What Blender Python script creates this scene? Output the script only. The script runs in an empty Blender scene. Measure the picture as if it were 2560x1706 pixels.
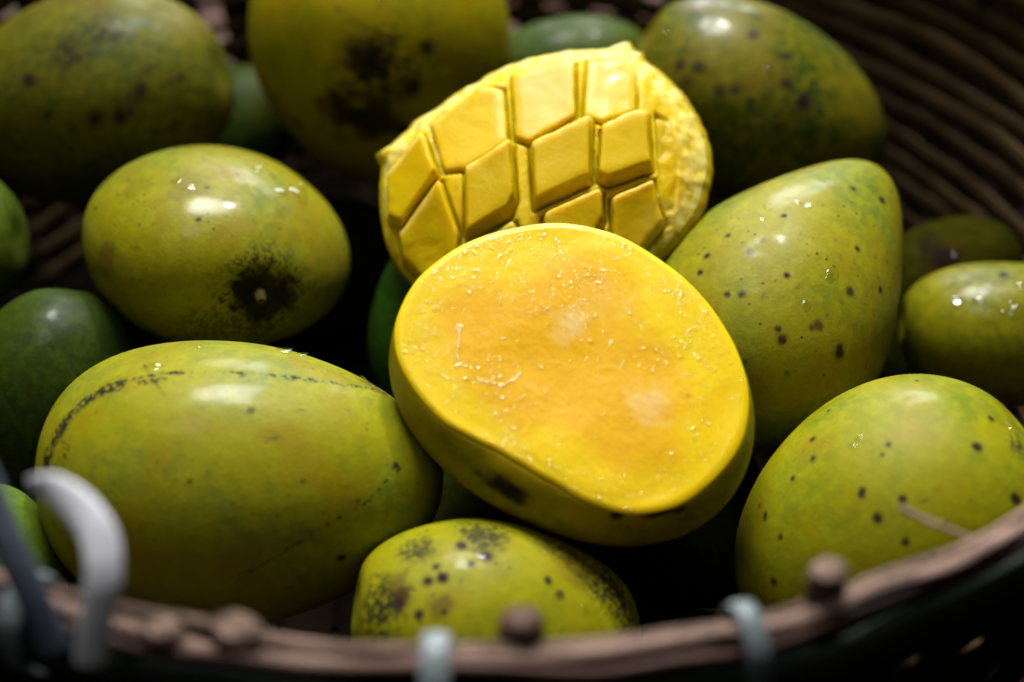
import bpy, bmesh, math, random
import numpy as np
from mathutils import Matrix, Vector

# ------------------------------------------------------------------ camera, world, lamps, exposure
scene = bpy.context.scene
col = scene.collection
R = math.radians

cd = bpy.data.cameras.new('camera')
cam = bpy.data.objects.new('camera', cd)
col.objects.link(cam)
cam.location = (0, -.43, .40)
cam.rotation_euler = (R(90 - 38), 0, 0)
cd.lens = 50
cd.sensor_width = 36
cd.clip_start = .01
cd.clip_end = 50
cd.dof.use_dof = True
cd.dof.focus_distance = .445
cd.dof.aperture_fstop = 4.0
scene.camera = cam

world = bpy.data.worlds.new('World')
scene.world = world
world.use_nodes = True
world.node_tree.nodes['Background'].inputs[0].default_value = (.75, .85, 1, 1)
world.node_tree.nodes['Background'].inputs[1].default_value = .008

def area(name, loc, target, sx, sy, power, color, spread=180):
    l = bpy.data.lights.new(name, 'AREA')
    l.shape = 'ELLIPSE'
    l.size, l.size_y = sx, sy
    l.energy = power
    l.color = color
    l.spread = R(spread)
    o = bpy.data.objects.new(name, l)
    col.objects.link(o)
    o.location = loc
    o.rotation_euler = (Vector(target) - Vector(loc)).to_track_quat('-Z', 'Y').to_euler()
    return o

area('window_light', (-.06, .36, 1.15), (.03, -.10, .13), .62, .42, 2.0, (1, 1, 1), 48)
area('front_fill_light', (-.25, -.30, 1.25), (.02, -.08, .1), .45, .35, .20, (1, .98, .94), 60)  # added dim fill from the front for camera-facing sides, no door there
area('back_window_light', (.10, 1.5, .90), (.0, -.02, .12), 1.2, .6, 2.6, (.88, .94, 1), 60)
area('window_gap', (.16, .42, 1.0), (.0, -.04, .1), .085, .065, .55, (1, 1, 1), 50)
vs = scene.view_settings
vs.view_transform = 'Standard'
vs.look = 'None'
vs.exposure = -.12
vs.gamma = 1
vs.use_curve_mapping = False
scene.cycles.max_bounces = 6
scene.cycles.diffuse_bounces = 1
scene.cycles.glossy_bounces = 2
scene.cycles.transparent_max_bounces = 8
scene.cycles.caustics_reflective = False
scene.cycles.caustics_refractive = False
scene.cycles.use_denoising = True
scene.cycles.use_adaptive_sampling = True
scene.cycles.adaptive_threshold = .02

# ------------------------------------------------------------------ helpers
def tag(o, label=None, cat=None, group=None, kind=None):
    if label: o['label'] = label
    if cat: o['category'] = cat
    if group: o['group'] = group
    if kind: o['kind'] = kind
    return o

def empty(name, loc=(0, 0, 0)):
    o = bpy.data.objects.new(name, None)
    o.empty_display_size = .02
    o.location = loc
    col.objects.link(o)
    return o

def mesh_obj(name, verts, faces, mat=None, parent=None, smooth=True, attrs=None):
    m = bpy.data.meshes.new(name)
    m.from_pydata([tuple(v) for v in verts], [], faces)
    return fin(name, m, mat, parent, smooth, attrs)

def fin(name, m, mat, parent, smooth=True, attrs=None):
    if attrs is not None:
        for k, a in attrs.items():
            at = m.attributes.new(k, 'FLOAT_COLOR', 'POINT')
            at.data.foreach_set('color', np.ascontiguousarray(a, dtype=np.float32).ravel())
    if smooth:
        m.polygons.foreach_set('use_smooth', np.ones(len(m.polygons), dtype=bool))
    m.update()
    o = bpy.data.objects.new(name, m)
    if mat: m.materials.append(mat)
    col.objects.link(o)
    if parent: o.parent = parent
    return o

def grid_mesh(name, P, closed_u, pole0, pole1):
    """P: rings (nr, ns, 3), each ring closed; optional pole points. Fast numpy mesh."""
    nr, ns = P.shape[:2]
    V = P.reshape(-1, 3)
    i = np.arange(nr - 1)[:, None] * ns
    j = np.arange(ns)[None, :]
    j2 = (j + 1) % ns
    quads = np.stack([i + j, i + j2, i + ns + j2, i + ns + j], -1).reshape(-1, 4)
    tris = []
    extra = []
    n = len(V)
    if pole0 is not None:
        extra.append(pole0); a = n; n += 1
        tris.append(np.stack([np.full(ns, a), j2[0], j[0]], -1))
    if pole1 is not None:
        extra.append(pole1); a = n; n += 1
        b = (nr - 1) * ns
        tris.append(np.stack([np.full(ns, a), b + j[0], b + j2[0]], -1))
    if extra: V = np.vstack([V, np.array(extra)])
    T = np.vstack(tris) if tris else np.zeros((0, 3), int)
    m = bpy.data.meshes.new(name)
    m.vertices.add(len(V))
    m.vertices.foreach_set('co', V.astype(np.float32).ravel())
    loops = np.concatenate([quads.ravel(), T.ravel()]).astype(np.int32)
    starts = np.concatenate([np.arange(len(quads)) * 4, len(quads) * 4 + np.arange(len(T)) * 3]).astype(np.int32)
    m.loops.add(len(loops))
    m.loops.foreach_set('vertex_index', loops)
    m.polygons.add(len(starts))
    m.polygons.foreach_set('loop_start', starts)
    m.update(calc_edges=True)
    m.validate()
    return m, V

def mango_pts(D, dims, shape, seed):
    """D: unit directions (n,3), +x = stem end. returns points in metres."""
    L, W, T = dims
    k1, bend, beak, lump, pt = (tuple(shape) + (0,))[:5]
    x, y, z = D[:, 0], D[:, 1], D[:, 2]
    rho = np.sqrt(np.maximum(1e-12, 1 - x * x))
    f = (1 + k1 * x) * np.maximum(rho, 1e-6) ** -.10
    f = np.minimum(f, 1.6)
    nx = np.clip(-x, 0, 1)
    f = f * (1 - .55 * pt * nx ** 1.3)
    X = L * x * (1 + pt * nx ** 3)
    Y = W * y * f + bend * W * (1 - x * x) * (.5 + .5 * x) - bend * W * .25
    Y = Y - beak * W * np.clip(-x - .35, 0, 1) ** 2
    Z = T * z * f
    r = np.random.RandomState(seed)
    g = np.zeros(len(D))
    for _ in range(7):
        k = r.normal(size=3) * 2.0
        g += np.sin(D @ k + r.uniform(0, 6.28)) * r.uniform(.4, 1)
    s = 1 + lump * g / 3
    d = .06 * L * np.exp(-(rho / .20) ** 2) * (x > 0)
    X = X - d
    return np.stack([X * s, Y * s, Z * s], -1)

def sphere_dirs(nr, ns):
    th = np.linspace(0, math.pi, nr + 2)[1:-1]
    ph = np.linspace(0, 2 * math.pi, ns, endpoint=False)
    TH, PH = np.meshgrid(th, ph, indexing='ij')
    return np.stack([np.cos(TH), np.sin(TH) * np.cos(PH), np.sin(TH) * np.sin(PH)], -1)

def hash3(ix, iy, iz, s):
    h = (ix * 374761393 + iy * 668265263 + iz * 2147483647 + s * 1274126177) & 0xffffffff
    h = ((h ^ (h >> 13)) * 1274126177) & 0xffffffff
    return ((h ^ (h >> 16)) & 0xffff) / 65535.0

def vnoise(P, scale, seed=0):
    q = P * scale + 100
    i = np.floor(q).astype(np.int64)
    f = q - i
    f = f * f * (3 - 2 * f)
    out = 0
    for dx in (0, 1):
        for dy in (0, 1):
            for dz in (0, 1):
                w = (f[:, 0] if dx else 1 - f[:, 0]) * (f[:, 1] if dy else 1 - f[:, 1]) * (f[:, 2] if dz else 1 - f[:, 2])
                out = out + w * hash3(i[:, 0] + dx, i[:, 1] + dy, i[:, 2] + dz, seed)
    return out

def fbm(P, scale, seed=0, octs=3):
    return sum(vnoise(P, scale * 2 ** k, seed + k) * .5 ** k for k in range(octs)) / sum(.5 ** k for k in range(octs))

def sstep(a, b, x):
    t = np.clip((x - a) / (b - a), 0, 1)
    return t * t * (3 - 2 * t)

# ------------------------------------------------------------------ materials
class NT:
    def __init__(s, name):
        s.m = bpy.data.materials.new(name)
        s.m.use_nodes = True
        s.t = s.m.node_tree
        s.n = s.t.nodes
        s.b = s.n['Principled BSDF']
        s.out = s.n['Material Output']
    def new(s, t, **kw):
        n = s.n.new(t)
        for k, v in kw.items(): setattr(n, k, v)
        return n
    def link(s, a, b): s.t.links.new(a, b)
    def val(s, sock, v):
        if hasattr(v, 'links'): s.link(v, sock)
        else: sock.default_value = v
    def coord(s, kind='Object'):
        return s.new('ShaderNodeTexCoord').outputs[kind]
    def noise(s, scale, detail=3, rough=.55, co=None, offs=None):
        n = s.new('ShaderNodeTexNoise')
        n.inputs['Scale'].default_value = scale
        n.inputs['Detail'].default_value = detail
        n.inputs['Roughness'].default_value = rough
        c = co or s.coord()
        if offs is not None:
            mp = s.new('ShaderNodeMapping')
            mp.inputs['Location'].default_value = offs
            s.link(c, mp.inputs[0]); c = mp.outputs[0]
        s.link(c, n.inputs['Vector'])
        return n.outputs[0]
    def ramp(s, fac, a, b, lo=0, hi=1):
        r = s.new('ShaderNodeMapRange', interpolation_type='SMOOTHSTEP')
        s.link(fac, r.inputs[0])
        for i, v in zip((1, 2, 3, 4), (a, b, lo, hi)): r.inputs[i].default_value = v
        return r.outputs[0]
    def mix(s, fac, a, b, mode='MIX'):
        m = s.new('ShaderNodeMix', data_type='RGBA', blend_type=mode)
        s.val(m.inputs[0], fac)
        for sock, v in ((m.inputs[6], a), (m.inputs[7], b)):
            if hasattr(v, 'links'): s.link(v, sock)
            else: sock.default_value = (*v, 1)
        return m.outputs[2]
    def math(s, op, a, b=0.0, clamp=False):
        m = s.new('ShaderNodeMath', operation=op, use_clamp=clamp)
        s.val(m.inputs[0], a); s.val(m.inputs[1], b)
        return m.outputs[0]
    def attr(s, name):
        a = s.new('ShaderNodeAttribute', attribute_name=name)
        sp = s.new('ShaderNodeSeparateColor')
        s.link(a.outputs['Color'], sp.inputs[0])
        return sp.outputs[0], sp.outputs[1], sp.outputs[2]
    def bump(s, h, strength, dist, prev=None):
        b = s.new('ShaderNodeBump')
        b.inputs['Strength'].default_value = strength
        b.inputs['Distance'].default_value = dist
        s.link(h, b.inputs['Height'])
        if prev is not None: s.link(prev, b.inputs['Normal'])
        return b.outputs[0]
    def set(s, **kw):
        for k, v in kw.items():
            s.val(s.b.inputs[k.replace('_', ' ')], v if hasattr(v, 'links') or not isinstance(v, tuple) or len(v) != 3 or k == 'Subsurface_Radius' else (*v, 1))

def skin_mat(name, yellow, green, gbias, speck, seed, gloss=.34, coat=.3):
    s = NT(name)
    o = (seed * 1.37, seed * .71, seed * 2.1)
    dark, brown, grn = s.attr('wear')
    n1 = s.noise(22, 3, .55, offs=o)
    n2 = s.noise(120, 4, .6, offs=o)
    g = s.math('ADD', s.math('ADD', s.ramp(n1, .36, .64), gbias), s.math('MULTIPLY', s.math('SUBTRACT', n2, .5), 1.5))
    g = s.math('ADD', g, grn, clamp=True)
    c = s.mix(g, yellow, green)
    # pale waxy mottling, fine grain
    n3 = s.noise(260, 4, .65, offs=o)
    pale = tuple(.5 * a + .5 * min(b, 2 * a + .004) for a, b in zip(yellow, (.33, .335, .006)))
    c = s.mix(s.math('MULTIPLY', s.ramp(n3, .40, .66), .60), c, pale)
    c = s.mix(s.math('MULTIPLY', s.ramp(s.noise(55, 2, .5, offs=(o[1], o[0], o[2])), .50, .70), .5), c, (yellow[0] * .95, yellow[1] * .66, yellow[2]))
    # lenticels: tiny dark pores
    v = s.new('ShaderNodeTexVoronoi')
    v.inputs['Scale'].default_value = 330
    s.link(s.coord(), v.inputs['Vector'])
    sp = s.ramp(v.outputs['Distance'], .10, .24, 1, 0)
    sel = s.ramp(s.noise(60, 2, .6, offs=(o[2], o[1], o[0])), .40, .60)
    sel2 = s.new('ShaderNodeSeparateColor'); s.link(v.outputs['Color'], sel2.inputs[0])
    pick = s.ramp(sel2.outputs[0], .35, .4)
    c = s.mix(s.math('MULTIPLY', s.math('MULTIPLY', sp, pick), s.math('MULTIPLY', sel, speck)), c, (.035, .032, .010))
    v2 = s.new('ShaderNodeTexVoronoi'); v2.inputs['Scale'].default_value = 560
    s.link(s.coord(), v2.inputs['Vector'])
    c = s.mix(s.math('MULTIPLY', s.ramp(v2.outputs['Distance'], .12, .30, 1, 0), .35), c, (yellow[0] * 1.25 + .004, yellow[1] * 1.3 + .006, yellow[2] + .004))
    st = s.new('ShaderNodeMapping'); st.inputs['Scale'].default_value = (.25, 1, 1); s.link(s.coord(), st.inputs[0])
    sc = s.noise(300, 5, .7, co=st.outputs[0])
    c = s.mix(s.math('MULTIPLY', s.ramp(sc, .60, .72), s.math('MULTIPLY', s.ramp(s.noise(35, 2, .5, offs=(o[2], o[0], o[1])), .45, .60), .75)), c, (.09, .065, .012))
    c = s.mix(brown, c, (.055, .020, .008))
    c = s.mix(dark, c, (.009, .007, .007))
    wet = s.ramp(s.noise(48, 3, .6, offs=(o[1], o[2], o[0])), .45, .62)
    ro = s.math('ADD', s.math('MULTIPLY', s.math('SUBTRACT', 1.0, wet), .12), gloss)
    ro = s.math('ADD', ro, s.math('MULTIPLY', dark, .2))
    nb = s.bump(s.noise(900, 2, .5), .25, .0003)
    nb = s.bump(s.noise(160, 3, .5, offs=o), .25, .0008, nb)
    s.set(Base_Color=c, Roughness=ro, Normal=nb, Coat_Weight=s.math('MULTIPLY', wet, coat), Coat_Roughness=.13)
    s.b.inputs['Coat IOR'].default_value = 1.36
    s.b.inputs['Specular IOR Level'].default_value = .17 if coat > 0 else 0
    return s.m

def flesh_mat():
    s = NT('cut_flesh')
    core, pale, froth = s.attr('wear')
    n1 = s.noise(60, 4, .6)
    n2 = s.noise(300, 3, .6)
    k = s.math('ADD', core, s.math('MULTIPLY', s.math('SUBTRACT', n1, .5), .9), clamp=True)
    c = s.mix(k, (.72, .50, .001), (.67, .365, .001))
    c = s.mix(s.math('MULTIPLY', s.ramp(n2, .5, .75), .25), c, (.74, .55, .02))
    c = s.mix(s.math('MULTIPLY', pale, .55), c, (.70, .54, .26))
    wv = s.noise(520, 2, .5)
    vb = s.new('ShaderNodeTexVoronoi', feature='SMOOTH_F1')
    vb.inputs['Scale'].default_value = 800
    s.link(s.coord(), vb.inputs['Vector'])
    area_sel = s.ramp(s.noise(75, 3, .6), .40, .62)
    h = s.math('MULTIPLY', s.math('ADD', vb.outputs['Distance'], wv), area_sel)
    nb = s.bump(h, .12, .0004)
    nb = s.bump(s.noise(110, 3, .55), .08, .0006, nb)
    s.b.inputs['Specular IOR Level'].default_value = .15
    s.set(Base_Color=c, Roughness=.45, Normal=nb, Coat_Weight=s.math('ADD', s.math('MULTIPLY', area_sel, .35), .15), Coat_Roughness=.12,
          Subsurface_Weight=.6, Subsurface_Radius=(1.0, .55, .08), Subsurface_Scale=.004)
    s.b.inputs['Coat IOR'].default_value = 1.36
    return s.m

def cube_mat():
    s = NT('scored_flesh')
    core, pale, froth = s.attr('wear')  # froth channel also holds the painted lit lips of the cubes
    n1 = s.noise(55, 4, .6)
    n2 = s.noise(330, 4, .65)
    c = s.mix(s.ramp(n1, .35, .7), (.58, .405, .001), (.56, .36, .001))
    c = s.mix(s.math('MULTIPLY', s.ramp(n2, .55, .8), .2), c, (.62, .48, .02))
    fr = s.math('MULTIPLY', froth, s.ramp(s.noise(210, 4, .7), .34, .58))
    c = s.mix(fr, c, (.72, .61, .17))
    nb = s.bump(s.noise(700, 3, .6), .3, .0004)
    nb = s.bump(s.noise(130, 3, .55), .2, .0010, nb)
    nb2 = s.new('ShaderNodeBump'); nb2.inputs['Distance'].default_value = .0012
    s.val(nb2.inputs['Strength'], s.math('MULTIPLY', froth, .35))
    s.link(s.noise(420, 4, .7), nb2.inputs['Height']); s.link(nb, nb2.inputs['Normal'])
    s.b.inputs['Specular IOR Level'].default_value = .15
    s.set(Base_Color=c, Roughness=.42, Normal=nb2.outputs[0], Coat_Weight=.14, Coat_Roughness=.12,
          Subsurface_Weight=.75, Subsurface_Radius=(1.0, .6, .05), Subsurface_Scale=.006)
    s.b.inputs['Coat IOR'].default_value = 1.36
    return s.m

def drop_mat(name='water', f0=.07, rough=.05, tint=(1, 1, 1, 1)):
    s = NT(name)
    lw = s.new('ShaderNodeLayerWeight'); lw.inputs[0].default_value = .5
    fr = s.new('ShaderNodeMath', operation='MULTIPLY_ADD')
    s.link(s.math('POWER', lw.outputs['Facing'], 5.0), fr.inputs[0]); fr.inputs[1].default_value = .7; fr.inputs[2].default_value = f0
    tr = s.new('ShaderNodeBsdfTransparent'); tr.inputs[0].default_value = (.97, .97, .93, 1)
    gl = s.new('ShaderNodeBsdfGlossy'); gl.inputs['Roughness'].default_value = rough; gl.inputs[0].default_value = tint
    mx = s.new('ShaderNodeMixShader')
    s.link(fr.outputs[0], mx.inputs[0]); s.link(tr.outputs[0], mx.inputs[1]); s.link(gl.outputs[0], mx.inputs[2])
    s.link(mx.outputs[0], s.out.inputs[0])
    return s.m

def fibre_mat(name, a, b, rough=.6, scale=60, spec=.3):
    s = NT(name)
    co = s.coord()
    mp = s.new('ShaderNodeMapping'); mp.inputs['Scale'].default_value = (1, 1, 9)
    s.link(co, mp.inputs[0])
    n = s.noise(scale, 5, .65, co=mp.outputs[0])
    n2 = s.noise(14, 3, .6, co=co)
    oi = s.new('ShaderNodeObjectInfo')
    k = s.math('ADD', s.ramp(n, .3, .7, 0, .6), s.math('MULTIPLY', s.math('SUBTRACT', oi.outputs['Random'], .35), .7), clamp=True)
    k = s.math('ADD', k, s.ramp(n2, .45, .7, 0, .35), clamp=True)
    c = s.mix(k, a, b)
    s.set(Base_Color=c, Roughness=rough, Normal=s.bump(n, .4, .0006))
    s.b.inputs['Specular IOR Level'].default_value = spec
    return s.m

FLESH, CUBE, WATER, JUICE = flesh_mat(), cube_mat(), drop_mat(), drop_mat('juice', .085, .14, (1, .94, .68, 1))
BAMBOO = fibre_mat('bamboo_brown', (.036, .023, .009), (.115, .074, .034), .7, 60, .06)
BAMBOO_FL = fibre_mat('bamboo_floor_shade', (.004, .003, .002), (.010, .007, .004), .9, 60, 0)  # near-black colour carries the shade at the basket bottom
BAMBOO_STK = fibre_mat('bamboo_stake', (.018, .012, .006), (.05, .034, .018), .8, 60, .1)
BAMBOO_G = fibre_mat('bamboo_green', (.030, .045, .030), (.075, .10, .065))
BAMBOO_RIM = fibre_mat('bamboo_rim', (.085, .054, .038), (.33, .215, .165), .8, 90, .1)
BAMBOO_DK = fibre_mat('bamboo_dark', (.05, .018, .010), (.10, .045, .025))
LASH = fibre_mat('lashing_pale', (.13, .165, .165), (.30, .34, .35), .45, 40, .4)
STRAP_G = fibre_mat('strap_grey', (.035, .045, .06), (.06, .075, .10), .5, 30, .4)
STRAP = fibre_mat('strap_white', (.66, .66, .69), (.78, .78, .82), .4, 30, .5)

# ------------------------------------------------------------------ ground and basket
def earth_mat(name, a, b, c3):
    s = NT(name)
    c = s.mix(s.ramp(s.noise(9, 4, .6), .35, .65), a, b)
    c = s.mix(s.ramp(s.noise(16, 3, .6, offs=(3, 1, 2)), .58, .64), c, c3)
    s.set(Base_Color=c, Roughness=.85)
    s.b.inputs['Specular IOR Level'].default_value = 0
    return s.m
g = mesh_obj('ground', [(-3, -3, -.016), (3, -3, -.016), (3, 3, -.016), (-3, 3, -.016)], [(0, 1, 2, 3)], earth_mat('ground_earth', (.008, .005, .004), (.016, .010, .008), (.012, .010, .006)), None, False)
tag(g, 'dark earth under the basket', 'ground', kind='structure')
mt = mesh_obj('added_mat', [(-.75, .34, -.011), (.10, .34, -.011), (.18, .95, -.011), (-.75, .95, -.011)], [(0, 1, 2, 3)], earth_mat('added_mat_pink', (.60, .28, .23), (.68, .42, .34), (.50, .68, .42)), None, False)  # mat added to put pink light into the gaps of the back weave
tag(mt, 'pinkish mat added behind the basket for the pink light in its gaps', 'mat', kind='structure')

BC = (-.015, .018)          # basket centre
RIM_Z = .157
def RW(z): return .228 + .022 * (z / RIM_Z) ** .8

basket = empty('bamboo_basket', (BC[0], BC[1], 0))
tag(basket, 'round woven bamboo basket holding the mangoes', 'basket')
NS = 60
def strip_ring(name, zf, rf, h, t, mat, n=NS * 6, parent=basket, round_=False, hf=None):
    """closed ring band: zf(theta), rf(theta); h tall, t thick"""
    th = np.linspace(0, 2 * math.pi, n, endpoint=False)
    if round_:
        a = np.linspace(0, 2 * math.pi, 10, endpoint=False)
        sec = [(math.cos(k) * t / 2, math.sin(k) * h / 2) for k in a]
    else:
        b = min(h, t) * .3
        sec = [(-t/2, -h/2 + b), (-t/2 + b, -h/2), (t/2 - b, -h/2), (t/2, -h/2 + b), (t/2, h/2 - b), (t/2 - b, h/2), (-t/2 + b, h/2), (-t/2, h/2 - b)]
    z, r = zf(th), rf(th)
    hs = hf(th) if hf else np.ones(n)
    P = np.zeros((len(sec), n, 3))
    for k, (dr, dz) in enumerate(sec):
        P[k, :, 0] = (r + dr) * np.cos(th); P[k, :, 1] = (r + dr) * np.sin(th); P[k, :, 2] = z + dz * hs
    V = P.transpose(1, 0, 2)      # (n, sec, 3)
    V = np.concatenate([V, V[:1]], 0)
    m, _ = grid_mesh(name, V, True, None, None)
    return fin(name, m, mat, parent)

rnd = random.Random(4)
NROW = 13
for k in range(NROW):
    z0 = .008 + k * .0116 + rnd.uniform(-.0010, .0010)
    ph = [rnd.uniform(0, 6.28) for _ in range(3)]
    sgn = 1 if k % 2 else -1
    zf = lambda th, z0=z0, ph=ph: z0 + .0016 * np.sin(5 * th + ph[0]) + .0009 * np.sin(13 * th + ph[1])
    rf = lambda th, z0=z0, sgn=sgn: RW(z0) - .0012 + sgn * .0007 * np.cos(NS / 2 * th)
    strip_ring('weaver', zf, rf, rnd.uniform(.0096, .0110), .0014, BAMBOO, hf=lambda th, p0=ph[2], kk=k: 1 - (.62 if kk in (4, 5, 7, 8) else 0) * np.exp(-((th - 2.0) / .55) ** 2) - .10 * np.clip(np.sin(3 * th + p0), 0, 1))

def stake_mesh():
    zs = np.linspace(0, RIM_Z - .002, 14)
    V, Fc = [], []
    for i, z in enumerate(zs):
        w = .0072 + .0005 * math.sin(i * 1.7)
        r = RW(z)
        V += [(r + .0004, -w, z), (r + .0018, -w, z), (r + .0018, w, z), (r + .0004, w, z)]
        if i:
            b = 4 * i
            for q in range(4):
                Fc.append((b - 4 + q, b - 4 + (q + 1) % 4, b + (q + 1) % 4, b + q))
    Fc += [(3, 2, 1, 0), tuple(len(V) - 4 + q for q in range(4))]
    return V, Fc
st = mesh_obj('stake', *stake_mesh(), BAMBOO_STK, basket, False)
for k in range(1, NS):
    c = st.copy(); col.objects.link(c); c.parent = basket
    c.rotation_euler = (0, 0, 2 * math.pi * k / NS + rnd.uniform(-.006, .006))

# floor of the basket: crossing strips, shade between the fruit put into near-black colour
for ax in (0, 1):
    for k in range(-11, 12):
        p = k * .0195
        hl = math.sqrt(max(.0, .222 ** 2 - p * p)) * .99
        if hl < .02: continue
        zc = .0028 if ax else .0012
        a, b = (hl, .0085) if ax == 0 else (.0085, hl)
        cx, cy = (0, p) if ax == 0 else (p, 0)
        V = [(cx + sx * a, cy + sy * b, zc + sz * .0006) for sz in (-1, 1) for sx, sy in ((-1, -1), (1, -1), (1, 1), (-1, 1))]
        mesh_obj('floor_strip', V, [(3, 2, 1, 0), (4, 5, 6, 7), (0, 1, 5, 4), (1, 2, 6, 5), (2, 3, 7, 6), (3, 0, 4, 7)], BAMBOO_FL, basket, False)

# rim: inner and outer hoop, a rounded top hoop, lashings and stake ends
wob = lambda th: .0012 * np.sin(7 * th + 1) + .0009 * np.sin(17 * th + 2) + .0006 * np.sin(31 * th)
strip_ring('inner_hoop', lambda th: RIM_Z - .0035 + wob(th), lambda th: RW(RIM_Z) - .0036 + .0005 * np.sin(23 * th), .009, .0030, BAMBOO_RIM)
strip_ring('outer_hoop', lambda th: RIM_Z - .0090 + wob(th + 1), lambda th: RW(RIM_Z) + .0046 + .0006 * np.sin(19 * th), .012, .0036, BAMBOO_G)
for k, (dr, dz, hh, tt_) in enumerate(((-.0024, .0012, .0032, .0032), (.0008, .0020, .0026, .0036), (.0036, .0002, .0032, .0028))):
    strip_ring('top_hoop', lambda th, k=k, dz=dz: RIM_Z + dz + wob(th + .4 * k) + .0007 * np.sin(43 * th + k * 2) * np.sin(5 * th + k), lambda th, k=k, dr=dr: RW(RIM_Z) + dr + .0008 * np.sin(11 * th + 2 * k), hh, tt_, BAMBOO_RIM if k < 2 else BAMBOO_DK, round_=True,
               hf=lambda th, k=k: 1 + .22 * np.sin(9 * th + k) * np.sin(29 * th + 3 * k))

def tube(name, pts, radii, mat, parent=None, seg=14, flat=1.0, up=(0, 0, 1), sub=8):
    """smooth tube through points (Catmull-Rom), flattened along the up direction"""
    P = [Vector(p) for p in pts]
    Q, RR = [], []
    for i in range(len(P) - 1):
        p0, p1, p2, p3 = P[max(i - 1, 0)], P[i], P[i + 1], P[min(i + 2, len(P) - 1)]
        for k in range(sub):
            t = k / sub
            Q.append(.5 * ((2 * p1) + (p2 - p0) * t + (2 * p0 - 5 * p1 + 4 * p2 - p3) * t * t + (3 * p1 - p0 - 3 * p2 + p3) * t ** 3))
            RR.append(radii[i] * (1 - t) + radii[i + 1] * t)
    Q.append(P[-1]); RR.append(radii[-1])
    rings = []
    u0 = Vector(up)
    for i, q in enumerate(Q):
        d = (Q[min(i + 1, len(Q) - 1)] - Q[max(i - 1, 0)]).normalized()
        s_ = d.cross(u0).normalized()
        n_ = s_.cross(d).normalized()
        rings.append([list(q + s_ * math.cos(a) * RR[i] + n_ * math.sin(a) * RR[i] * flat) for a in np.linspace(0, 2 * math.pi, seg, endpoint=False)])
    m, _ = grid_mesh(name, np.array(rings), True, np.array(Q[0]), np.array(Q[-1]))
    return fin(name, m, mat, parent)

def rim_pt(th, dr=0, dz=0):
    r = RW(RIM_Z) + dr
    return (r * math.cos(th), r * math.sin(th), RIM_Z + dz)
def lashing(deg, mat, w, t=.0008):
    th = R(deg)
    ring = [rim_pt(th, dr, dz) for dr, dz in ((-.0075, -.014), (-.0078, -.004), (-.0052, .0036), (0, .0058), (.0052, .0030), (.0086, -.003), (.0086, -.014), (.004, -.020))]
    return tube('lashing', ring, [t, t, t, t * .9, t, t, t, t], mat, basket, 12, .82 * w / t, (-math.sin(th), math.cos(th), 0))
for d, w in ((-90.3, .0040), (-74.6, .0036), (-112, .004), (-130, .004), (-42, .004), (-20, .004), (5, .004), (30, .004), (52, .004), (75, .004), (98, .004), (121, .004), (144, .004), (167, .004), (190, .004), (212, .004)):
    lashing(d, LASH, w)
def stake_end(deg, w, h, mat, dr=0, lean=0):
    th = R(deg)
    pts = [rim_pt(th, dr, -.012), rim_pt(th, dr, -.002), rim_pt(th + lean, dr, h * .7), rim_pt(th + lean, dr, h)]
    return tube('stake_end', pts, [w * .9, w * 1.0, w * .98, w * .86], mat, basket, 14, .8, (math.cos(th), math.sin(th), 0))
stake_end(-69.9, .0048, .0105, BAMBOO_RIM, -.003)
stake_end(-86.0, .0052, .0075, BAMBOO_DK, -.006)
stake_end(-99.8, .0055, .0058, BAMBOO_RIM, -.002, -.01)
stake_end(-103.5, .0045, .0050, BAMBOO_RIM, .001, -.01)
for d in (-50, -30, -8, 14, 38, 61, 88, 109, 133, 155, 178, 201, 225):
    stake_end(d, .0045, .007, BAMBOO_RIM, -.001)

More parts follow.
